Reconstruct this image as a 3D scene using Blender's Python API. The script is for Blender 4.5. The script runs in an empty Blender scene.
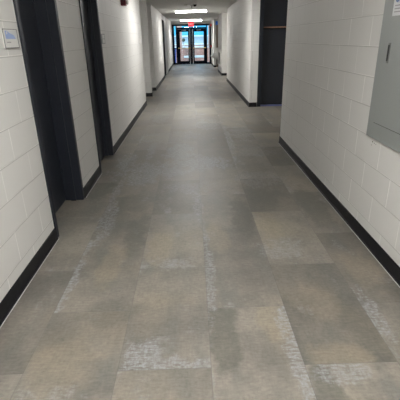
import bpy, bmesh, math, random
from mathutils import Vector, Matrix

C = bpy.context.scene.collection
scene = bpy.context.scene
random.seed(7)

# ------------------------------------------------------------------ camera
H = 1.5
F_PX, PITCH, YAW, ROLL = 390.375, 0.392322, 0.0126355, -0.0229089
fw = Vector((math.sin(YAW)*math.cos(PITCH), math.cos(YAW)*math.cos(PITCH), -math.sin(PITCH)))
rt = Vector((math.cos(YAW), -math.sin(YAW), 0))
up = rt.cross(fw)
r2 = rt*math.cos(ROLL) + up*math.sin(ROLL)
u2 = -rt*math.sin(ROLL) + up*math.cos(ROLL)
cam_d = bpy.data.cameras.new('camera')
cam_d.sensor_fit = 'HORIZONTAL'; cam_d.sensor_width = 36
cam_d.lens = F_PX/400*36
cam_d.clip_start = 0.05; cam_d.clip_end = 500
cam = bpy.data.objects.new('camera', cam_d); C.objects.link(cam)
M3 = Matrix((r2, u2, -fw)).transposed()
cam.matrix_world = Matrix.Translation((0, 0, H)) @ M3.to_4x4()
scene.camera = cam

# ------------------------------------------------------------------ world, exposure
w = bpy.data.worlds.new('sky'); scene.world = w; w.use_nodes = True
wn = w.node_tree.nodes; wl = w.node_tree.links
bg = wn['Background']; bg.inputs[0].default_value = (0.42, 0.74, 1.0, 1); bg.inputs[1].default_value = 4.6
sun_d = bpy.data.lights.new('sun', 'SUN'); sun_d.energy = 3.0; sun_d.angle = 0.02; sun_d.color = (1, 0.95, 0.88)
sun = bpy.data.objects.new('sun', sun_d); C.objects.link(sun)
sun.rotation_euler = (math.radians(42), 0, math.radians(-50))
LAMP = 62.0
vs = scene.view_settings
scene.display_settings.display_device = 'sRGB'
vs.view_transform = 'Standard'; vs.look = 'None'; vs.exposure = 0.0; vs.gamma = 1.0
vs.use_curve_mapping = False

# ------------------------------------------------------------------ materials
class NT:
    def __init__(s, name):
        s.m = bpy.data.materials.new(name); s.m.use_nodes = True
        s.n = s.m.node_tree.nodes; s.l = s.m.node_tree.links
        s.p = s.n['Principled BSDF']
    def node(s, t, **kw):
        x = s.n.new(t)
        for k, v in kw.items(): setattr(x, k, v)
        return x
    def put(s, sock, v):
        if isinstance(v, bpy.types.NodeSocket): s.l.new(v, sock)
        elif isinstance(v, (tuple, list)) and len(v) == 3 and sock.type == 'RGBA': sock.default_value = (*v, 1)
        else: sock.default_value = v
    def math(s, op, a, b=0.0, c=0.0, clamp=False):
        x = s.node('ShaderNodeMath', operation=op, use_clamp=clamp)
        s.put(x.inputs[0], a); s.put(x.inputs[1], b); s.put(x.inputs[2], c)
        return x.outputs[0]
    def mix(s, f, a, b, mode='MIX'):
        x = s.node('ShaderNodeMix', data_type='RGBA', blend_type=mode)
        s.put(x.inputs[0], f); s.put(x.inputs[6], a); s.put(x.inputs[7], b)
        return x.outputs[2]
    def ramp(s, v, lo, hi, a=0.0, b=1.0):
        x = s.node('ShaderNodeMapRange'); x.interpolation_type = 'SMOOTHSTEP'
        s.put(x.inputs[0], v)
        for i, q in enumerate((lo, hi, a, b)): x.inputs[i+1].default_value = q
        return x.outputs[0]
    def comb(s, x, y, z=0.0):
        c = s.node('ShaderNodeCombineXYZ')
        s.put(c.inputs[0], x); s.put(c.inputs[1], y); s.put(c.inputs[2], z)
        return c.outputs[0]
    def noise(s, vec, scale, detail=4, rough=0.55):
        x = s.node('ShaderNodeTexNoise'); s.put(x.inputs['Vector'], vec)
        x.inputs['Scale'].default_value = scale; x.inputs['Detail'].default_value = detail
        x.inputs['Roughness'].default_value = rough
        return x.outputs[0]
    def bump(s, h, strength, dist):
        b = s.node('ShaderNodeBump'); b.inputs['Strength'].default_value = strength
        b.inputs['Distance'].default_value = dist; s.put(b.inputs['Height'], h)
        s.l.new(b.outputs[0], s.p.inputs['Normal'])
    def xyz(s):
        g = s.node('ShaderNodeNewGeometry'); q = s.node('ShaderNodeSeparateXYZ')
        s.l.new(g.outputs['Position'], q.inputs[0])
        return q.outputs[0], q.outputs[1], q.outputs[2], g.outputs['Position']

def plain(name, col, rough=0.5, metal=0.0, nscale=30, namt=0.06, spec=0.5, coat=0.0):
    t = NT(name); p = t.p
    tc = t.node('ShaderNodeTexCoord')
    n = t.noise(tc.outputs['Object'], nscale, 3)
    a = tuple(c*(1-namt) for c in col); b = tuple(min(1, c*(1+namt)) for c in col)
    t.put(p.inputs['Base Color'], t.mix(n, a, b))
    t.put(p.inputs['Roughness'], t.ramp(n, 0, 1, max(0, rough-.04), min(1, rough+.04)))
    p.inputs['Metallic'].default_value = metal
    p.inputs['Specular IOR Level'].default_value = spec
    p.inputs['Coat Weight'].default_value = coat
    return t.m

def emit(name, col, strength):
    t = NT(name)
    t.put(t.p.inputs['Base Color'], col)
    t.put(t.p.inputs['Emission Color'], col); t.p.inputs['Emission Strength'].default_value = strength
    return t.m

def block_material():
    t = NT('painted_block'); x, y, z, pos = t.xyz()
    u = t.math('ADD', x, y)
    # running bond of 0.413 x 0.2065 blocks
    v = t.math('DIVIDE', t.math('SUBTRACT', z, -0.025), 0.2065)
    row = t.math('FLOOR', v); fv = t.math('FRACT', v)
    odd = t.math('MODULO', t.math('ABSOLUTE', row), 2.0)
    uu = t.math('ADD', t.math('DIVIDE', t.math('SUBTRACT', u, 0.057), 0.4125), t.math('MULTIPLY', odd, 0.5))
    fu = t.math('FRACT', t.math('ADD', uu, 40.0))
    du = t.math('MULTIPLY', t.math('MINIMUM', fu, t.math('SUBTRACT', 1.0, fu)), 0.4125)
    dv = t.math('MULTIPLY', t.math('MINIMUM', fv, t.math('SUBTRACT', 1.0, fv)), 0.2065)
    # uneven thick paint: some joints are filled more than others
    jn = t.noise(pos, 2.2, 2)
    ju = t.math('MULTIPLY', t.ramp(du, 0.001, 0.009, 1, 0), t.ramp(jn, 0.30, 0.65, 0.25, 1.0))
    jv = t.math('MULTIPLY', t.ramp(dv, 0.001, 0.008, 1, 0), t.ramp(jn, 0.30, 0.65, 1.0, 0.6))
    j = t.math('MAXIMUM', ju, jv)
    fine = t.noise(pos, 160, 3); big = t.noise(pos, 1.3, 3)
    col = t.mix(big, (0.665, 0.655, 0.63), (0.71, 0.70, 0.675))
    # pale joints near the doors, groove shade painted into them down the hall
    joint_shade = t.ramp(t.math('ADD', y, t.math('MULTIPLY', big, 2.0)), 4.6, 6.2)
    col = t.mix(t.math('MULTIPLY', ju, t.math('SUBTRACT', 0.85, t.math('MULTIPLY', joint_shade, 0.2))), col, t.mix(joint_shade, (0.93, 0.92, 0.89), (0.42, 0.41, 0.39)))
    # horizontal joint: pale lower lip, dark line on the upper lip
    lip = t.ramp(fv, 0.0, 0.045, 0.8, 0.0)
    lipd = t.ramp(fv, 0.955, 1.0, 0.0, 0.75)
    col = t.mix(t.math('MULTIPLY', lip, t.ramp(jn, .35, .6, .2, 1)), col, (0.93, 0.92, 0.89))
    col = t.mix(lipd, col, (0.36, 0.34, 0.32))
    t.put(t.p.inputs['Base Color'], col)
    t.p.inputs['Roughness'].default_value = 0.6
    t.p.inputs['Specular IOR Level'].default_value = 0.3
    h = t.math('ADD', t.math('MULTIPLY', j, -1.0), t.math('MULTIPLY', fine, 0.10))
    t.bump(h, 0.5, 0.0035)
    return t.m

def floor_material():
    t = NT('vinyl_tile'); x, y, z, pos = t.xyz()
    W_, L_ = 0.4615, 0.92
    u = t.math('ADD', t.math('DIVIDE', t.math('SUBTRACT', x, 0.055), W_), 20.0)
    col_i = t.math('FLOOR', u); fu = t.math('FRACT', u)
    odd = t.math('MODULO', col_i, 2.0)
    v = t.math('ADD', t.math('DIVIDE', t.math('SUBTRACT', y, 1.92), L_), t.math('ADD', 20.0, t.math('MULTIPLY', odd, 0.5)))
    row = t.math('FLOOR', v); fv = t.math('FRACT', v)
    wn_ = t.node('ShaderNodeTexWhiteNoise', noise_dimensions='3D')
    t.put(wn_.inputs['Vector'], t.comb(col_i, row, 3.3))
    rnd = wn_.outputs['Value']; rcol = t.node('ShaderNodeSeparateColor')
    t.l.new(wn_.outputs['Color'], rcol.inputs[0]); ra, rb, rc = rcol.outputs
    # every tile takes its own cut of the cloudy print
    ox = t.math('ADD', x, t.math('MULTIPLY', ra, 37.0)); oy = t.math('ADD', y, t.math('MULTIPLY', rb, 53.0))
    p1 = t.comb(ox, oy, t.math('MULTIPLY', rc, 9.0))
    p2 = t.comb(ox, t.math('MULTIPLY', oy, 0.55), t.math('MULTIPLY', rc, 9.0))
    p3 = t.comb(t.math('MULTIPLY', ox, 0.22), oy, 1.0)
    p4 = t.comb(ox, t.math('MULTIPLY', oy, 0.30), 4.0)
    cloud = t.noise(p1, 2.6, 5, 0.6); cloud2 = t.noise(p4, 5.0, 4, 0.55)
    fine = t.noise(p1, 38, 5, 0.7); streak = t.noise(p3, 42, 4, 0.7)
    c = t.mix(t.ramp(cloud, 0.30, 0.68), (0.142, 0.131, 0.115), (0.226, 0.205, 0.174))
    c = t.mix(t.math('MULTIPLY', t.ramp(cloud2, 0.46, 0.70), 0.60), c, (0.135, 0.136, 0.124))
    warm = t.noise(t.comb(ox, oy, 7.0), 1.9, 2, 0.5)
    c = t.mix(t.math('MULTIPLY', t.ramp(warm, 0.5, 0.75), 0.35), c, (0.290, 0.245, 0.175))
    # tile-wide tone
    tone = t.ramp(rnd, 0, 1, 0.80, 1.17)
    c = t.mix(1.0, c, t.comb(tone, tone, tone), 'MULTIPLY')
    # blue grey rubbed patches, ragged, often along an edge
    patch = t.math('ADD', t.noise(p2, 3.4, 6, 0.72), t.math('MULTIPLY', t.math('MAXIMUM', t.ramp(fu, 0.0, 0.14, 0.11, 0), t.ramp(fv, 0, 0.16, 0.10, 0)), t.ramp(ra, 0.3, 0.8)))
    rag = t.math('ADD', patch, t.math('MULTIPLY', t.math('SUBTRACT', streak, 0.5), 0.25))
    c = t.mix(t.math('MULTIPLY', t.ramp(rag, 0.60, 0.74), 0.62), c, (0.285, 0.290, 0.285))
    # marks worn into the print, each with its own place and ragged outline
    ragn = t.math('MULTIPLY', t.math('SUBTRACT', t.noise(t.comb(x, t.math('MULTIPLY', y, 0.6), 2.0), 9.0, 8, 0.8), 0.5), 9.0)
    soft = t.math('MULTIPLY', t.math('SUBTRACT', t.noise(t.comb(x, y, 5.0), 5.0, 6, 0.65), 0.5), 4.5)
    def blob(x0, y0, rx, ry, nz):
        a = t.math('DIVIDE', t.math('SUBTRACT', x, x0), rx); b = t.math('DIVIDE', t.math('SUBTRACT', y, y0), ry)
        r_ = t.math('ADD', t.math('MULTIPLY', a, a), t.math('MULTIPLY', b, b))
        return t.ramp(t.math('ADD', r_, nz), 0.3, 1.3, 1, 0)
    def group(lst, nz):
        m = None
        for (x0, y0, rx, ry, k, *clip) in lst:
            v_ = t.math('MULTIPLY', blob(x0, y0, rx, ry, nz), k)
            for ax, sg, lim in clip:      # the print stops dead at a tile's edge
                v_ = t.math('MULTIPLY', v_, t.math('GREATER_THAN' if sg > 0 else 'LESS_THAN', x if ax == 'x' else y, lim))
            m = v_ if m is None else t.math('MAXIMUM', m, v_)
        return m
    dark = group(((.14, 1.70, .10, .28, 1.0, ('x', 1, .055), ('y', -1, 1.92)), (.43, 3.2, .12, .45, 1.0, ('x', -1, .5165)), (-1.0, 4.05, .17, .42, 1.0, ('x', -1, -.868), ('y', -1, 4.22)), (-.50, 2.95, .10, .45, .9, ('x', -1, -.4065)),
                  (-.98, 1.5, .10, .25, .5), (.58, 1.30, .08, .18, 1.0, ('x', 1, .5165), ('y', -1, 1.46)), (1.12, 3.4, .14, .5, .8), (-.62, 3.6, .15, .3, .6),
                  (.62, 3.6, .2, .5, .5), (.90, 1.75, .10, .3, .5), (.72, 4.6, .15, .5, .5), (-.55, 1.9, .2, .12, .4), (.15, 3.6, .2, .3, .3)), soft)
    c = t.mix(t.math('MULTIPLY', dark, 0.62), c, (0.098, 0.096, 0.082))
    warmb = group(((-.29, 2.72, .10, .30, .7), (.42, 1.78, .09, .16, .8, ('y', -1, 1.92), ('x', -1, .5165)), (.17, 2.80, .10, .25, .6), (.70, 1.52, .16, .10, .8, ('y', 1, 1.46)),
                   (-.62, 2.45, .10, .3, .6), (.62, 2.95, .12, .35, .6), (-.70, 1.5, .2, .2, .5), (.72, 1.95, .15, .2, .4), (1.15, 2.3, .12, .3, .5)), soft)
    c = t.mix(t.math('MULTIPLY', warmb, 0.55), c, (0.300, 0.252, 0.180))
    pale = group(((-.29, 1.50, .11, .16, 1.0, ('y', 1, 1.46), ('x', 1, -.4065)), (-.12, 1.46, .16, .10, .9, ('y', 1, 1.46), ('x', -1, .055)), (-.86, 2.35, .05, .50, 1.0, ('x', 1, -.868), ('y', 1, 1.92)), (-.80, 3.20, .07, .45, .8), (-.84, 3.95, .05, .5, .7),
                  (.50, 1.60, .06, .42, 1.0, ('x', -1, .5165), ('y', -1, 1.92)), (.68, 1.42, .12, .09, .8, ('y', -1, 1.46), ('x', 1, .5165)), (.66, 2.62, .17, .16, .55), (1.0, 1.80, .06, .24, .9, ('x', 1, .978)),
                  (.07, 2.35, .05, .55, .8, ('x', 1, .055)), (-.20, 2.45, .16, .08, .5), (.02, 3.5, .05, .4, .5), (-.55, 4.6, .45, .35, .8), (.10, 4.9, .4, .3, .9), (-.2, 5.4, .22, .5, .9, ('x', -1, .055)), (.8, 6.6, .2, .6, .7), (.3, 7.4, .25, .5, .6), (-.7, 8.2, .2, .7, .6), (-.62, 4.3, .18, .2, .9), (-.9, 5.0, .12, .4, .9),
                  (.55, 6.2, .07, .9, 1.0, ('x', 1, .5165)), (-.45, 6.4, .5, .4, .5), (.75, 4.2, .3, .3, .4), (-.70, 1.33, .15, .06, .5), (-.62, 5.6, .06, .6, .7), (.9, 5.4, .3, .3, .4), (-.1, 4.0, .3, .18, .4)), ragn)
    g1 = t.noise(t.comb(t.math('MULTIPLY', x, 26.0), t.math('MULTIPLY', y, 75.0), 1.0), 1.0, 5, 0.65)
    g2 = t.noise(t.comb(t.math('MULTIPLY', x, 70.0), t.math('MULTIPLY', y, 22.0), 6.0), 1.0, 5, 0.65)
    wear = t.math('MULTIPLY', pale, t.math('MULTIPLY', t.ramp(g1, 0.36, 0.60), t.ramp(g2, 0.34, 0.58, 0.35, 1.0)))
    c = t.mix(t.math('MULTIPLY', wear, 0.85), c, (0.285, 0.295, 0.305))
    weave = t.math('MULTIPLY', t.ramp(g1, 0.25, 0.75, 0.86, 1.14), t.ramp(g2, 0.25, 0.75, 0.92, 1.08))
    c = t.mix(1.0, c, t.comb(weave, weave, weave), 'MULTIPLY')
    # fine grit and scuffs
    c = t.mix(t.math('MULTIPLY', t.ramp(fine, 0.52, 0.78), 0.40), c, (0.085, 0.08, 0.07))
    c = t.mix(t.math('MULTIPLY', t.ramp(streak, 0.60, 0.80), 0.35), c, (0.30, 0.28, 0.24))
    du = t.math('MULTIPLY', t.math('MINIMUM', fu, t.math('SUBTRACT', 1.0, fu)), W_)
    dv = t.math('MULTIPLY', t.math('MINIMUM', fv, t.math('SUBTRACT', 1.0, fv)), L_)
    seam = t.ramp(t.math('MINIMUM', du, dv), 0.0006, 0.0026, 1, 0)
    c = t.mix(t.math('MULTIPLY', seam, 0.5), c, (0.10, 0.095, 0.09))
    t.put(t.p.inputs['Base Color'], c)
    t.put(t.p.inputs['Roughness'], t.ramp(cloud, 0.2, 0.8, 0.36, 0.52))
    t.p.inputs['Specular IOR Level'].default_value = 0.36
    t.bump(t.math('ADD', t.math('MULTIPLY', seam, -1.0), t.math('MULTIPLY', fine, 0.25)), 0.35, 0.002)
    return t.m

def ceiling_material():
    t = NT('ceiling_tile'); x, y, z, pos = t.xyz()
    fu = t.math('FRACT', t.math('ADD', t.math('DIVIDE', t.math('SUBTRACT', x, 0.61), 1.22), 10))
    fv = t.math('FRACT', t.math('ADD', t.math('DIVIDE', t.math('SUBTRACT', y, 0.05), 0.61), 10))
    du = t.math('MULTIPLY', t.math('MINIMUM', fu, t.math('SUBTRACT', 1.0, fu)), 1.22)
    dv = t.math('MULTIPLY', t.math('MINIMUM', fv, t.math('SUBTRACT', 1.0, fv)), 0.61)
    g = t.ramp(t.math('MINIMUM', du, dv), 0.012, 0.014, 1, 0)
    e = t.ramp(t.math('MINIMUM', du, dv), 0.014, 0.022, 1, 0)
    speck = t.noise(pos, 90, 4, 0.7)
    c = t.mix(speck, (0.72, 0.72, 0.70), (0.80, 0.80, 0.78))
    c = t.mix(t.math('MULTIPLY', e, 0.35), c, (0.3, 0.3, 0.29))
    c = t.mix(g, c, (0.8, 0.8, 0.79))
    t.put(t.p.inputs['Base Color'], c); t.p.inputs['Roughness'].default_value = 0.85
    t.bump(t.math('ADD', speck, g), 0.3, 0.003)
    return t.m

def brick_material(name, u_axis='x'):
    t = NT(name); x, y, z, pos = t.xyz()
    b = t.node('ShaderNodeTexBrick')
    t.put(b.inputs['Vector'], t.comb(t.math('ADD', x, y), z, 0))
    b.inputs['Color1'].default_value = (0.36, 0.15, 0.11, 1); b.inputs['Color2'].default_value = (0.46, 0.21, 0.16, 1)
    b.inputs['Mortar'].default_value = (0.5, 0.42, 0.38, 1); b.inputs['Scale'].default_value = 1.0
    b.inputs['Brick Width'].default_value = 0.2; b.inputs['Row Height'].default_value = 0.067
    b.inputs['Mortar Size'].default_value = 0.005
    t.l.new(b.outputs['Color'], t.p.inputs['Base Color']); t.p.inputs['Roughness'].default_value = 0.85
    t.bump(b.outputs['Fac'], -0.4, 0.004)
    return t.m

def glass_material():
    t = NT('clear_glass'); n, l = t.n, t.l
    n.remove(t.p)
    tr = n.new('ShaderNodeBsdfTransparent'); tr.inputs[0].default_value = (0.93, 0.97, 0.97, 1)
    gl = n.new('ShaderNodeBsdfGlossy'); gl.inputs['Roughness'].default_value = 0.02
    fr = n.new('ShaderNodeFresnel'); fr.inputs[0].default_value = 1.5
    mx = n.new('ShaderNodeMixShader')
    l.new(fr.outputs[0], mx.inputs[0]); l.new(tr.outputs[0], mx.inputs[1]); l.new(gl.outputs[0], mx.inputs[2])
    l.new(mx.outputs[0], n['Material Output'].inputs[0])
    return t.m

M = dict(
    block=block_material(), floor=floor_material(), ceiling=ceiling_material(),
    brick=brick_material('red_brick'), glass=glass_material(),
    store=plain('black_storefront_metal', (0.004, 0.005, 0.009), 0.85, 0, 12, 0.1, spec=0.05),
    door=plain('dark_painted_metal', (0.018, 0.021, 0.030), 0.42, 0, 12, 0.12),
    frame=plain('dark_frame_paint', (0.015, 0.018, 0.026), 0.48, 0, 12, 0.12, spec=0.35),
    base=plain('black_vinyl', (0.007, 0.007, 0.009), 0.5, 0, 25, 0.15, spec=0.25),
    bead=plain('pale_sealant', (0.50, 0.49, 0.48), 0.5, 0, 20, 0.2),
    panel=plain('grey_enamel', (0.265, 0.28, 0.27), 0.42, 0, 60, 0.03),
    gap=plain('dark_gap', (0.03, 0.03, 0.03), 0.8),
    label=plain('white_paper', (0.62, 0.63, 0.64), 0.5), blue=plain('blue_print', (0.13, 0.20, 0.42), 0.5),
    skyblue=plain('pale_blue_print', (0.30, 0.40, 0.66), 0.4), white=plain('white_plastic', (0.70, 0.69, 0.66), 0.4),
    greyp=plain('grey_print', (0.30, 0.30, 0.30), 0.6),
    steel=plain('brushed_steel', (0.62, 0.62, 0.61), 0.38, 0.35), chrome=plain('dull_steel', (0.25, 0.25, 0.25), 0.4, 0.6),
    brass=plain('brass', (0.80, 0.56, 0.20), 0.35, 0.45), bar_reflection=plain('brown_reflection', (0.42, 0.24, 0.16), 0.35, 0.5),
    maroon=plain('dark_red_plastic', (0.20, 0.025, 0.035), 0.4), red=plain('red_plastic', (0.62, 0.03, 0.04), 0.4),
    lens=plain('clear_cream_lens', (0.55, 0.53, 0.47), 0.25), black=plain('black_plastic', (0.01, 0.01, 0.01), 0.2),
    lgrey=plain('light_grey_paint', (0.42, 0.42, 0.41), 0.45), mgrey=plain('mid_grey_metal', (0.16, 0.165, 0.16), 0.5),
    lamp=emit('lamp_diffuser', (1.0, 0.985, 0.96), LAMP), exitred=emit('lit_red_face', (1.0, 0.035, 0.05), 1.0),
    exitwhite=emit('lit_white_letter', (1.0, 0.55, 0.55), 1.1),
    pink=plain('pale_pink_render', (0.62, 0.50, 0.50), 0.8), bluebin=plain('dark_blue_plastic', (0.03, 0.05, 0.20), 0.5),
    concrete=plain('pale_concrete', (0.55, 0.56, 0.57), 0.8), pave=plain('paving', (0.42, 0.43, 0.45), 0.85),
    cyan=plain('blue_window_glass', (0.05, 0.42, 0.62), 0.15), leaf=plain('dark_leaf', (0.015, 0.03, 0.012), 0.7),
    gap_light=plain('blue_gap_light', (0.16, 0.18, 0.42), 0.4), bluesign=plain('bright_blue_sign', (0.02, 0.22, 0.85), 0.4),
    brownp=plain('brown_wood', (0.17, 0.12, 0.09), 0.5), facade=plain('grey_facade', (0.30, 0.33, 0.36), 0.8),
)

# ------------------------------------------------------------------ mesh helpers
def new_bm(): return bmesh.new()
def box(bm, x0, x1, y0, y1, z0, z1, bev=0.0):
    r = bmesh.ops.create_cube(bm, size=1.0)
    vs_ = r['verts']
    for v in vs_:
        v.co = Vector(((x0+x1)/2 + v.co.x*(x1-x0), (y0+y1)/2 + v.co.y*(y1-y0), (z0+z1)/2 + v.co.z*(z1-z0)))
    if bev > 0:
        es = list({e for v in vs_ for e in v.link_edges})
        bmesh.ops.bevel(bm, geom=es, offset=bev, segments=2, profile=0.5, affect='EDGES')
    return bm
def tube(bm, a, b, r, seg=12, r_b=None):
    a, b = Vector(a), Vector(b); d = b-a
    m = Matrix.Translation((a+b)/2) @ d.to_track_quat('Z', 'Y').to_matrix().to_4x4()
    bmesh.ops.create_cone(bm, cap_ends=True, segments=seg, radius1=r, radius2=(r if r_b is None else r_b), depth=d.length, matrix=m)
    return bm
def prism(bm, pts, axis, a, b):
    # pts: 2D outline; axis 'y' -> pts are (x, z), 'x' -> pts are (y, z)
    def P(p, t): return (p[0], t, p[1]) if axis == 'y' else (t, p[0], p[1])
    A = [bm.verts.new(P(p, a)) for p in pts]; B = [bm.verts.new(P(p, b)) for p in pts]
    bm.faces.new(A); bm.faces.new(B[::-1])
    for i in range(len(pts)):
        j = (i+1) % len(pts); bm.faces.new((A[j], A[i], B[i], B[j]))
    bmesh.ops.recalc_face_normals(bm, faces=bm.faces)
    return bm
def obj(name, bm, m, parent=None, smooth=False):
    me = bpy.data.meshes.new(name); bm.to_mesh(me); bm.free()
    me.materials.append(M[m] if isinstance(m, str) else m)
    if smooth:
        for p in me.polygons: p.use_smooth = True
        try: me.set_sharp_from_angle(angle=math.radians(40))
        except Exception: pass
    o = bpy.data.objects.new(name, me); C.objects.link(o)
    if parent:
        o.parent = parent; o.location = -Vector(parent.location) if parent.type == 'EMPTY' else (0, 0, 0)
    return o
def struct(name, bm, m, parent=None):
    o = obj(name, bm, m, parent)
    if not parent: o['kind'] = 'structure'
    return o
def root(name, loc, kind=None):
    o = bpy.data.objects.new(name, None); C.objects.link(o); o.location = loc; o.empty_display_size = 0.1
    if kind: o['kind'] = kind
    return o
def tag(o, label, cat, group=None):
    o['label'] = label; o['category'] = cat
    if group: o['group'] = group
    return o
def B(*a, **k): return box(new_bm(), *a, **k)
def text_mesh(name, body, size, m, parent, mat4, extrude=0.001):
    cu = bpy.data.curves.new('lettering', 'FONT'); cu.body = body; cu.size = size; cu.extrude = extrude
    cu.align_x = 'CENTER'; cu.align_y = 'CENTER'
    tmp = bpy.data.objects.new('lettering', cu); C.objects.link(tmp)
    bpy.context.view_layer.update()
    me = bpy.data.meshes.new_from_object(tmp.evaluated_get(bpy.context.evaluated_depsgraph_get()))
    bpy.data.objects.remove(tmp); bpy.data.curves.remove(cu)
    me.transform(mat4); me.materials.clear(); me.materials.append(M[m])
    o = bpy.data.objects.new(name, me); C.objects.link(o); o.parent = parent; o.location = -Vector(parent.location)
    return o

# ------------------------------------------------------------------ structure
XL, XR, CZ = -1.155, 1.315, 2.45
Y0, YE = -4.0, 26.2
struct('floor', B(-1.9, 2.75, Y0-.2, YE+.14, -0.12, 0.0), 'floor')
struct('ceiling', B(-1.9, 2.75, Y0-.2, YE+.14, CZ, CZ+0.12), 'ceiling')

# left wall: near wall, pier, long wall, two shallow alcoves, far walls
D1 = (2.875, 3.765); D2 = (4.56, 5.42); D3 = (17.3, 20.3); DH = 2.10
A1 = (9.95, 11.45); A2 = (11.58, 12.80)
bm = new_bm(); XB = -1.50
for a, b in ((Y0, D1[0]), (D1[1], D2[0]), (D2[1], A1[0]), (A1[1], A2[0]), (A2[1], D3[0]), (D3[1], YE)):
    box(bm, XB, XL, a, b, 0, CZ)
for a, b in (D1, D2): box(bm, XB, XL, a, b, DH, CZ)
box(bm, XB-.15, XB, Y0, YE, 0, CZ)
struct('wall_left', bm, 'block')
# right wall: near wall, side alcove, long wall, pillar, far wall
bm = new_bm()
RX = 2.62
box(bm, XR, RX, Y0, 5.84, 0, CZ); box(bm, RX, RX+.13, Y0, YE, 0, CZ)
box(bm, XR, 1.49, 9.22, 15.4, 0, CZ); box(bm, 1.49, RX, 9.42, 15.4, 0, CZ)
box(bm, 1.56, RX, 15.4, 17.6, 0, CZ)
box(bm, 1.285, RX, 17.6, 20.05, 0, CZ)
box(bm, 1.56, RX, 20.05, 22.95, 0, CZ)
box(bm, 1.245, 1.37, 22.9, YE, 0, CZ); box(bm, 1.37, RX, 22.95, YE, 0, CZ)
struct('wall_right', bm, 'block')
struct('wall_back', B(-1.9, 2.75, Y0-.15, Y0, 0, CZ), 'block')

# black cove base with a toe, following every corner
BH, BT = 0.10, 0.008
def base_y(bm, x, s, a, b):      # run along y; s = direction into the corridor
    prism(bm, [(x, 0.0005), (x+s*(BT+.012), 0.0005), (x+s*(BT+.010), 0.006), (x+s*(BT+.002), 0.016), (x+s*BT, BH-.004), (x+s*BT*.4, BH), (x, BH)], 'y', a, b)
def base_x(bm, y, a, b):         # run along x, facing the camera (towards -y)
    prism(bm, [(y, 0.0005), (y-BT-.012, 0.0005), (y-BT-.010, 0.006), (y-BT-.002, 0.016), (y-BT, BH-.004), (y-BT*.4, BH), (y, BH)], 'x', a, b)
bm = new_bm()
for a, b in ((Y0, D1[0]-.002), (D1[1]+.002, D2[0]-.002), (D2[1]+.002, A1[0]), (A1[1]-.012, A2[0]), (A2[1]-.012, D3[0]), (D3[1]+.002, YE-.1)):
    base_y(bm, XL, 1, a, b)
for y in (A1[1], A2[1]): base_x(bm, y, -1.40, XL+BT)
struct('baseboard_left', bm, 'base')
bm = new_bm()
for x, a, b in ((XR, Y0, 5.84+.008), (XR, 9.22-.012, 15.4), (1.285, 17.6-.012, 20.05), (1.245, 22.9-.012, YE-.1)):
    base_y(bm, x, -1, a, b)
base_x(bm, 9.22, XR-BT, 1.485); base_x(bm, 17.6, 1.285-BT, 1.56); base_x(bm, 22.9, 1.245-BT, 1.368)
struct('baseboard_right', bm, 'base')
# thin pale sealant bead between base and floor tiles
bm = new_bm()
for a, b in ((Y0, D1[0]), (D1[1]+.005, D2[0]-.005), (D2[1]+.01, 9.0)):
    box(bm, XL+.0205, XL+.0250, a, b, 0.0002, 0.0030)
struct('trim_1', bm, 'bead')
struct('trim_2', B(XR-.0250, XR-.0205, Y0, 5.82, 0.0002, 0.003), 'bead')

# ------------------------------------------------------------------ doors in the left wall
def side_door(n, y0, y1, lever_y, rec=0.165, z_h=1.0):
    r = root('door_%d' % n, (XL-.1, (y0+y1)/2, 0), 'structure')
    f = 0.050
    bm = new_bm()
    for a, b, s in ((y0, y0+f, 1), (y1-f, y1, -1)):
        box(bm, XL-.20, XL+.012, a, b, 0, DH, 0.003)
        # door stop
        c = (b, b+.015) if s > 0 else (a-.015, a)
        box(bm, XL-.11, XL-.06, c[0], c[1], 0, DH-f)
    box(bm, XL-.20, XL+.012, y0, y1, DH-f, DH, 0.003)
    struct('door_frame', bm, 'frame', r)
    leaf = struct('door_leaf', B(XL-rec-.045, XL-rec, y0+f+.003, y1-f-.003, 0.008, DH-f-.003, 0.002), 'door', r)
    bm = new_bm(); x = XL-rec
    tube(bm, (x-.002, lever_y, z_h), (x+.012, lever_y, z_h), 0.030, 20)
    tube(bm, (x+.01, lever_y, z_h), (x+.055, lever_y, z_h), 0.010)
    tube(bm, (x+.055, lever_y-.008, z_h), (x+.055, lever_y+.12, z_h-.004), 0.009, 12, 0.007)
    h = obj('door_handle', bm, 'chrome', leaf, True)
    bm = new_bm()
    bm.free()
    for k in (.25, 1.0, 1.8): obj('hinge', tube(new_bm(), (x+.008, y1-f-.008, k), (x+.008, y1-f-.008, k+.11), 0.007), 'frame', leaf, True)
    return r
side_door(1, D1[0], D1[1], 3.02)
side_door(2, D2[0], D2[1], 4.66, 0.10)

# grey doors hidden in the two shallow alcoves
for n, (a, b) in ((3, A1), (4, A2)):
    r = root('door_%d' % n, (-1.45, (a+b)/2, 0), 'structure')
    struct('door_frame', B(-1.497, -1.44, a+.01, b-.01, 0, CZ-.002), 'lgrey', r)
    struct('door_leaf', B(-1.44, -1.425, a+.06, b-.06, 0.01, 2.1), 'mgrey', r)
# far left: dark double doorway with a grey jamb
r = root('door_5', (-1.3, 18.5, 0), 'structure')
struct('door_frame', B(-1.40, XL+.012, 17.31, 17.40, 0, 2.25), 'store', r)
struct('door_leaf', B(-1.21, -1.17, 17.40, 18.75, 0.01, 2.25), 'store', r)
struct('door_panel', B(-1.45, -1.165, 18.751, 20.29, 0, CZ-.002), 'lgrey', r)
struct('transom_panel', B(-1.40, -1.165, 17.31, 18.75, 2.25, CZ-.002), 'lgrey', r)

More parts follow.
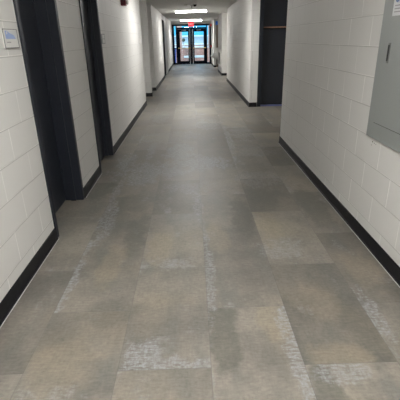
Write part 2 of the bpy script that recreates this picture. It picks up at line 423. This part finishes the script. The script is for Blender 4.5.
# ------------------------------------------------------------------ door in the side alcove on the right
r = root('door_6', (2.07, 9.35, 0), 'structure')
bm = new_bm()
box(bm, 1.492, 1.575, 9.22, 9.41, 0, CZ-.002, 0.003); box(bm, 2.565, 2.617, 9.22, 9.41, 0, CZ-.002, 0.003)
box(bm, 1.575, 2.565, 9.24, 9.41, 2.30, CZ-.002)
struct('door_frame', bm, 'frame', r)
struct('door_leaf', B(1.578, 2.562, 9.31, 9.355, 0.03, 2.295, 0.002), 'door', r)
struct('door_bar_or_reflection', B(1.60, 2.54, 9.285, 9.31, 1.680, 1.704, 0.004), 'bar_reflection', r)  # brown light reflected under the transom, built as a coloured bar
struct('door_bar_or_reflection', B(1.59, 2.55, 9.292, 9.31, 1.655, 1.678, 0.003), 'black', r)
struct('gap_light', B(1.577, 2.563, 9.26, 9.38, 0.0005, 0.024, 0.004), 'gap_light', r)  # bluish light showing under the door, put in as a blue strip

# ------------------------------------------------------------------ entrance doors at the far end
YD = YE
DXL, DXR = -1.150, 1.240
TOP = 2.30
bm = new_bm()
box(bm, DXL, -1.03, YD-.06, YD+.08, 0, TOP); box(bm, 1.14, DXR, YD-.06, YD+.08, 0, TOP)     # outer posts
box(bm, DXL, DXR, YD-.06, YD+.08, TOP-.07, TOP+.02)                                         # head
box(bm, -.925, -.855, YD-.055, YD+.075, 0, TOP-.07); box(bm, .94, 1.0, YD-.055, YD+.075, 0, TOP-.07)   # inner posts
box(bm, -.925, 1.0, YD-.055, YD+.075, 2.055, 2.14)                                         # transom rail
box(bm, -1.03, -.905, YD-.04, YD+.06, 0, .10); box(bm, .985, 1.14, YD-.04, YD+.06, 0, .10)
box(bm, -1.03, -.905, YD-.04, YD+.06, .93, .98)
struct('trim_3', bm, 'store')
bm = new_bm(); box(bm, -1.65, 2.75, YD+.0, YD+.12, TOP+.02, CZ); box(bm, -1.65, DXL, YD, YD+.12, 0, TOP+.02); box(bm, DXR, 2.75, YD, YD+.12, 0, TOP+.02)
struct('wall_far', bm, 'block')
bm = new_bm()
box(bm, -1.03, -.905, YD+.005, YD+.015, .10, TOP-.07); box(bm, .985, 1.14, YD+.005, YD+.015, .10, TOP-.07)
box(bm, -.905, .985, YD+.005, YD+.015, 2.10, TOP-.07)
struct('window_1', bm, 'glass')
def entrance(n, x0, x1, g0, g1, hinge):
    r = root('door_%d' % n, ((x0+x1)/2, YD, 0), 'structure')
    bm = new_bm(); a, b = YD-.025, YD+.025
    box(bm, x0, g0, a, b, .01, 2.05); box(bm, g1, x1, a, b, .01, 2.05)
    box(bm, g0, g1, a, b, .01, .20); box(bm, g0, g1, a, b, 1.90, 2.05)
    struct('door_frame', bm, 'store', r)
    struct('door_glass', B(g0, g1, YD-.005, YD+.005, .20, 1.90), 'glass', r)
    bm = new_bm(); s = 1 if hinge == 'l' else -1
    lo, hi = x0+.05, x1-.03
    mid = lo+(hi-lo)*.42 if hinge == 'l' else lo+(hi-lo)*.72
    box(bm, lo, hi, YD-.085, YD-.055, .945, .975, 0.005)
    for x in (x0+.05, x1-.08): box(bm, x, x+.05, YD-.08, YD-.025, .93, .99, 0.004)
    struct('push_bar', bm, 'brass', r)
    xe = x1-.055 if hinge == 'l' else x0+.055
    bm = new_bm(); tube(bm, (xe, YD-.045, .03), (xe, YD-.045, 2.02), 0.012)
    struct('latch_rod', bm, 'steel', r)
    bm = new_bm(); xc = (g0+g1)/2
    box(bm, xc-.13, xc+.13, YD-.09, YD-.026, 1.96, 2.01, .004); struct('door_closer', bm, 'mgrey', r)
entrance(7, -.855, -.025, -.685, -.175, 'l')
entrance(8, .060, .94, .20, .785, 'r')
struct('trim_4', B(-.022, .057, YD-.05, YD+.05, 0, 2.055), 'store')

# ------------------------------------------------------------------ ceiling fixtures
def ceiling_lamp(y, label, first=None):
    if first is None:
        r = root('ceiling_lamp', (0.03, y, CZ))
        obj('housing', B(-.53, .59, y-.055, y+.055, CZ-.027, CZ-.0005, 0.002), 'white', r)
        bm = new_bm(); x0, x1 = -.53, .59
        prism(bm, [(y-.10, CZ-.026), (y-.13, CZ-.032), (y-.135, CZ-.040), (y-.11, CZ-.050), (y, CZ-.056), (y+.11, CZ-.050), (y+.135, CZ-.040), (y+.13, CZ-.032), (y+.10, CZ-.026)], 'x', x0, x1)
        obj('diffuser', bm, 'lamp', r)
        for x in (x0-.012, x1): obj('end_cap', B(x, x+.012, y-.14, y+.14, CZ-.060, CZ-.020, .003), 'white', r)
    else:
        r = first.copy(); C.objects.link(r); r.location = (0.03, y, CZ)
        for ch in first.children:
            c = ch.copy(); C.objects.link(c); c.parent = r
    tag(r, label, 'ceiling light', 'lamps across the corridor ceiling')
    return r
lamp0 = ceiling_lamp(16.0, 'glowing white ceiling lamp across the corridor, nearer and wider of the two seen')
ceiling_lamp(23.4, 'glowing white ceiling lamp behind the red exit sign, nearest to the glass doors', lamp0)
ceiling_lamp(8.6, 'ceiling lamp above the bright stretch of wall past the second dark door on the left', lamp0)
ceiling_lamp(1.2, 'ceiling lamp above the grey panel, out of the picture overhead', lamp0)
ceiling_lamp(-2.6, 'ceiling lamp behind the viewer, last in the row', lamp0)

# exit sign
r = root('exit_sign', (0.025, 22.0, CZ))
bm = new_bm(); tube(bm, (.025, 22, 2.30), (.025, 22, CZ-.012), .010); tube(bm, (.025, 22, CZ-.014), (.025, 22, CZ-.0005), .05, 20)
obj('stem', bm, 'greyp', r, True)
obj('housing', B(-.115, .165, 21.975, 22.025, 2.075, 2.305, .006), 'red', r)
obj('sign_face', B(-.105, .155, 21.968, 21.975, 2.085, 2.295), 'exitred', r)
text_mesh('lettering', 'EXIT', 0.13, 'exitwhite', r, Matrix.Translation((.025, 21.966, 2.19)) @ Matrix.Rotation(math.pi/2, 4, 'X'))
tag(r, 'small red lit exit sign hanging from the ceiling before the glass doors', 'exit sign')

def disc(name, x, y, rad, h, mat, label, cat, dome=False):
    bm = new_bm(); tube(bm, (x, y, CZ-h), (x, y, CZ-.0005), rad*.85, 24, rad)
    r = root(name, (x, y, CZ)); obj('base', bm, 'white', r, True)
    bm = new_bm()
    bmesh.ops.create_uvsphere(bm, u_segments=20, v_segments=12, radius=rad*.75)
    for v in bm.verts: v.co = Vector((v.co.x+x, v.co.y+y, min(v.co.z, 0)*(1.0 if dome else .35)+CZ-h+.002))
    obj('dome' if dome else 'sensor_cover', bm, mat, r, True)
    tag(r, label, cat)
disc('smoke_detector', -.13, 13.05, .06, .035, 'white', 'small white smoke detector on the ceiling left of the dark dome', 'smoke detector')
disc('ceiling_camera', .14, 12.75, .075, .03, 'black', 'dark glass dome camera on the ceiling ahead of the first lamp', 'camera', True)
r = root('sprinkler', (.05, 13.5, CZ))
bm = new_bm(); tube(bm, (.05, 13.5, CZ-.012), (.05, 13.5, CZ-.0005), .045, 20); obj('escutcheon', bm, 'lgrey', r, True)
bm = new_bm(); tube(bm, (.05, 13.5, CZ-.06), (.05, 13.5, CZ-.012), .012); tube(bm, (.05, 13.5, CZ-.066), (.05, 13.5, CZ-.060), .028, 16); obj('nozzle', bm, 'mgrey', r, True)
tag(r, 'grey pendent sprinkler head on the ceiling between dome and lamp', 'sprinkler')

# ------------------------------------------------------------------ right wall: electrical panel
r = root('electrical_panel', (XR, 2.1, 0.8))
PX = XR-.018
y0, y1, z0, z1 = 1.25, 2.878, .803, 2.20
obj('cover', B(PX, XR-.0005, y0, y1, z0, z1, .004), 'panel', r)
d0, d1, e0, e1 = y0+.10, 2.782, .918, 2.09
dr = obj('panel_door', B(PX-.003, PX+.001, d0, d1, e0, e1, .0012), 'panel', r)
bm = new_bm()
box(bm, PX-.0012, PX+.0008, d0, d1+.002, e0-.003, e0+.0005); box(bm, PX-.0006, PX+.0008, d1, d1+.002, e0, e1)
obj('door_gap', bm, 'gap', r)
bm = new_bm(); box(bm, PX-.006, PX-.002, 2.694, 2.724, 1.322, 1.448, .002)
la = obj('latch', bm, 'mgrey', dr); la.location = (0, 0, 0)
bm = new_bm(); box(bm, PX-.012, PX-.005, 2.702, 2.716, 1.335, 1.435, .003); obj('latch_lever', bm, 'gap', dr)
st = obj('sticker', B(PX-.0045, PX-.0028, 2.55, 2.737, 1.606, 1.80), 'label', dr); st['label'] = 'white paper sticker with a round blue emblem'
def disc_x(x, y, z, rad, t=.001):
    bm = new_bm(); tube(bm, (x, y, z), (x+t, y, z), rad, 24); return bm
obj('emblem', disc_x(PX-.0058, 2.690, 1.708, .026), 'blue', dr)
bm = new_bm()
tube(bm, (PX-.0064, 2.690, 1.708), (PX-.0057, 2.690, 1.708), .012, 16)
obj('emblem_centre', bm, 'label', dr)
bm = new_bm()
for k, (ya, yb) in enumerate(((2.60, 2.715), (2.58, 2.715), (2.62, 2.715))):
    box(bm, PX-.0052, PX-.0044, ya, yb, 1.662-k*.018, 1.668-k*.018)
obj('text_lines', bm, 'greyp', dr)
tag(r, 'large flat grey metal electrical panel set in the right wall', 'electrical panel')
# chips in the paint under the panel
r = root('chipped_paint', (XR, 2.77, .76))
for dy, z, s in ((2.79, .772, .006), (2.76, .768, .004), (2.735, .766, .003), (2.80, .745, .003)):
    obj('chip', tube(new_bm(), (XR-.0012, dy, z), (XR+.001, dy, z), s, 7), 'gap', r)
tag(r, 'cluster of tiny dark paint chips in the wall just below the grey panel', 'paint chips')

# ------------------------------------------------------------------ left wall fittings
r = root('room_sign', (XL, 2.72, 1.52))
a, b, z0, z1 = 2.613, 2.824, 1.468, 1.581
obj('backing', B(XL+.0004, XL+.008, a, b, z0, z1, .002), 'white', r)
bm = new_bm()
box(bm, XL+.008, XL+.011, a, b, z1-.004, z1); box(bm, XL+.008, XL+.011, a, b, z0, z0+.004)
box(bm, XL+.008, XL+.011, a, a+.003, z0, z1); box(bm, XL+.008, XL+.011, b-.003, b, z0, z1)
obj('rim', bm, 'mgrey', r)
obj('picture', B(XL+.008, XL+.0092, a+.030, b-.012, 1.521, 1.572), 'label', r)
bm = new_bm()   # blue slope running down across the strip
prism(bm, [(a+.030, 1.523), (b-.035, 1.523), (b-.060, 1.545), (b-.115, 1.556), (a+.055, 1.570), (a+.030, 1.570)], 'x', XL+.0092, XL+.0100)
obj('blue_graphic', bm, 'skyblue', r)
bm = new_bm(); tube(bm, (XL+.0098, a+.052, 1.558), (XL+.0108, a+.052, 1.558), .009, 16); obj('emblem', bm, 'label', r)
bm = new_bm()
for k in range(7): box(bm, XL+.0079, XL+.0086, a+.040+k*.0085, a+.046+k*.0085, 1.500, 1.506)
obj('text_line', bm, 'greyp', r)
tag(r, 'white room sign with a pale blue band left of the nearest dark doorway', 'sign')

def switch_plate(x, s, y0, y1, z0, z1, label, first_two=True, name='light_switch'):
    r = root(name, (x, (y0+y1)/2, (z0+z1)/2))
    a, b = sorted((x+s*.0004, x+s*.008)); obj('plate', B(a, b, y0, y1, z0, z1, .002), 'chrome' if first_two else 'white', r)
    zm = (z0+z1)/2; a, b = sorted((x+s*.008, x+s*.014)); m = .05 if first_two else .03
    if first_two:
        for q0, q1 in ((z0+.010, zm-.003), (zm+.003, z1-.010)):
            obj('rocker', B(a, b, y0+m, y1-m, q0, q1, .002), 'white', r)
    else: obj('rocker', B(a, b, y0+m, y1-m, z0+.03, z1-.03, .002), 'white', r)
    tag(r, label, 'light switch')
switch_plate(XL, 1, 5.45, 5.66, 1.462, 1.582, 'steel switch plate with two white rockers beside the second dark doorway')
switch_plate(XL, 1, 9.66, 9.80, 1.44, 1.57, 'small white switch plate at the far end of the long left wall', False)
switch_plate(XL, 1, 13.02, 13.14, 1.41, 1.56, 'small pale switch plate on the left wall just past the second alcove', False)
switch_plate(XR, -1, 12.15, 12.32, 1.49, 1.62, 'small white switch plate on the long right wall', False)
switch_plate(1.285, -1, 18.30, 18.42, 1.31, 1.40, 'upper of two tiny white plates above the fountain grille', False, 'wall_plate')
switch_plate(1.285, -1, 18.30, 18.42, 1.19, 1.27, 'lower of two tiny white plates above the fountain grille', False, 'wall_plate')

r = root('fire_alarm_strobe', (XL, 7.35, 2.12))
obj('back_box', B(XL+.0004, XL+.085, 7.28, 7.42, 2.035, 2.20, .006), 'maroon', r)
obj('strobe_lens', B(XL+.085, XL+.118, 7.30, 7.40, 2.055, 2.18, .012), 'lens', r)
bm = new_bm()
for k in range(5): box(bm, XL+.02, XL+.07, 7.2785, 7.2815, 2.06+k*.02, 2.067+k*.02)
obj('horn_slots', bm, 'black', r)
tag(r, 'dark red fire alarm box with a cream lens high on the left wall', 'fire alarm')

# ------------------------------------------------------------------ far right fittings
r = root('fire_alarm_strobe', (1.245, 25.3, 2.2))
obj('back_box', B(1.15, 1.2446, 25.2, 25.34, 2.15, 2.29, .006), 'red', r)
obj('strobe_lens', B(1.125, 1.15, 25.22, 25.32, 2.17, 2.27, .008), 'lens', r)
tag(r, 'small red fire alarm high on the right wall beside the glass doors', 'fire alarm')
r = root('pull_station', (1.245, 25.3, 1.05))
obj('body', B(1.185, 1.2446, 25.2, 25.32, .98, 1.13, .006), 'red', r)
obj('pull_handle', B(1.168, 1.185, 25.215, 25.305, 1.03, 1.055, .003), 'white', r)
tag(r, 'small red fire alarm pull station on the right wall beside the glass doors', 'fire alarm pull')

r = root('drinking_fountain', (1.285, 19.5, .6))
obj('back_panel', B(1.255, 1.2846, 18.05, 20.0, .33, 1.0, .005), 'white', r)
bm = new_bm(); box(bm, 1.247, 1.256, 18.12, 19.2, .42, .90, .002); g = obj('grille', bm, 'mgrey', r)
bm = new_bm()
for k in range(11): box(bm, 1.242, 1.250, 18.16, 19.16, .45+k*.040, .458+k*.040)
obj('louver', bm, 'greyp', g)
def basin(y0, y1, z, out):
    bm = new_bm()
    prism(bm, [(1.256, z), (1.285-out, z), (1.285-out-.01, z-.03), (1.285-out+.05, z-.09), (1.256, z-.20)], 'y', y0, y1)
    b = obj('basin', bm, 'steel', r, True)
    bm = new_bm(); box(bm, 1.285-out+.03, 1.22, y0+.05, y1-.05, z-.001, z+.004, .001); obj('drain_tray', bm, 'mgrey', b)
    bm = new_bm(); tube(bm, (1.235, (y0+y1)/2, z-.01), (1.225, (y0+y1)/2, z+.05), .012); tube(bm, (1.225, (y0+y1)/2, z+.05), (1.19, (y0+y1)/2, z+.055), .010)
    obj('spout', bm, 'chrome', b, True)
basin(19.22, 19.56, .84, .30); basin(19.64, 19.98, .74, .36)
obj('bottle_filler', B(1.13, 1.256, 19.24, 19.55, .85, 1.08, .01), 'white', r)
tag(r, 'pale double drinking fountain on the right wall with a grey grille', 'drinking fountain')

r = root('blue_sign', (1.285, 19.98, 2.15))
obj('sign_board', B(1.165, 1.275, 19.97, 19.99, 2.07, 2.23, .002), 'bluesign', r)
obj('bracket', B(1.275, 1.2848, 19.94, 20.02, 2.06, 2.24, .002), 'white', r)
tag(r, 'small bright blue sign standing out from the wall high above the drinking fountain', 'sign')
r = root('door_9', (1.46, 22.93, 0), 'structure')
struct('door_leaf', B(1.375, 1.555, 22.91, 22.949, .01, 2.2, .003), 'brownp', r)

# ------------------------------------------------------------------ outside, seen through the entrance
struct('ground', B(-12, 14, YE+.14, 70, -.14, -.02), 'pave')
bm = B(-5, 6, 29.0, 29.35, -.02, .90); o = obj('planter_wall', bm, 'brick')
tag(o, 'low red brick wall outside with a pale coping, seen through the glass doors', 'wall')
cp = obj('coping', B(-5.05, 6.05, 28.95, 29.40, .90, 1.00, .01), 'concrete', o)
r = root('stone_bench', (.1, 28.4, -.02))
obj('bench_top', B(-.52, 1.0, 28.2, 28.62, .30, .42, .01), 'concrete', r)
for x in (-.42, .72): obj('bench_leg', B(x, x+.16, 28.26, 28.56, -.02, .30, .008), 'brick', r)
tag(r, 'pale stone bench before the brick wall outside the glass doors', 'bench')
o = obj('brick_pillar', B(-.92, -.60, 28.25, 28.60, -.02, 3.2), 'brick'); tag(o, 'red brick pillar outside behind the left glass door', 'pillar')
o = obj('brick_pillar', B(1.16, 1.6, 28.2, 28.6, -.02, 3.4), 'brick'); tag(o, 'red brick pillar outside behind the narrow right sidelight', 'pillar')
o = obj('brick_terrace', B(-8, 9, 33.5, 33.9, -.02, 1.05), 'brick'); tag(o, 'farther brick terrace wall below the blue windows outside', 'wall')
obj('coping', B(-8, 9, 33.45, 33.95, 1.05, 1.12, .01), 'concrete', o)
r = root('topiary', (-.52, 29.17, 1.0))
bm = new_bm(); bmesh.ops.create_icosphere(bm, subdivisions=4, radius=.11)
for v in bm.verts: v.co = v.co*(1+random.uniform(-.12, .12)) + Vector((-.52, 29.17, 1.42))
obj('foliage', bm, 'leaf', r)
bm = new_bm(); tube(bm, (-.52, 29.17, 1.0), (-.52, 29.17, 1.36), .015); obj('stem', bm, 'brownp', r)
bm = new_bm(); tube(bm, (-.52, 29.17, 1.0), (-.52, 29.17, 1.06), .05, 16, .06); obj('pot', bm, 'concrete', r)
tag(r, 'small dark round shrub on the brick wall seen through the left glass door', 'shrub')
r = root('glazed_building', (0, 42, -.02))
bm = new_bm(); box(bm, -12, 12, 42, 48, -.02, 1.75)
for k in range(13): box(bm, -12+k*2-.1, -12+k*2+.1, 42.0, 42.3, 1.75, 7)
box(bm, -12, 12, 42, 48, 7, 7.4)
obj('facade', bm, 'facade', r)
for k in range(12): obj('window', B(-12+k*2+.1, -12+k*2+1.9, 42.1, 42.2, 1.75, 7), 'cyan', r)
obj('ledge', B(-12, 12, 41.8, 42.0, 1.68, 1.80), 'concrete', r)
obj('canopy', B(-12, 12, 41.4, 42.0, 2.78, 3.10), 'pink', r)
tag(r, 'grey building with bright blue windows across from the glass doors', 'building')

r = root('waste_bin', (-1.13, 27.6, -.02))
bm = new_bm(); prism(bm, [(-1.26, -.02), (-1.02, -.02), (-.99, .86), (-1.29, .86)], 'y', 27.45, 27.75)
obj('body', bm, 'bluebin', r)
obj('lid', B(-1.30, -.98, 27.43, 27.77, .86, .91, .01), 'bluebin', r)
tag(r, 'dark blue bin standing outside behind the narrow left sidelight', 'bin')
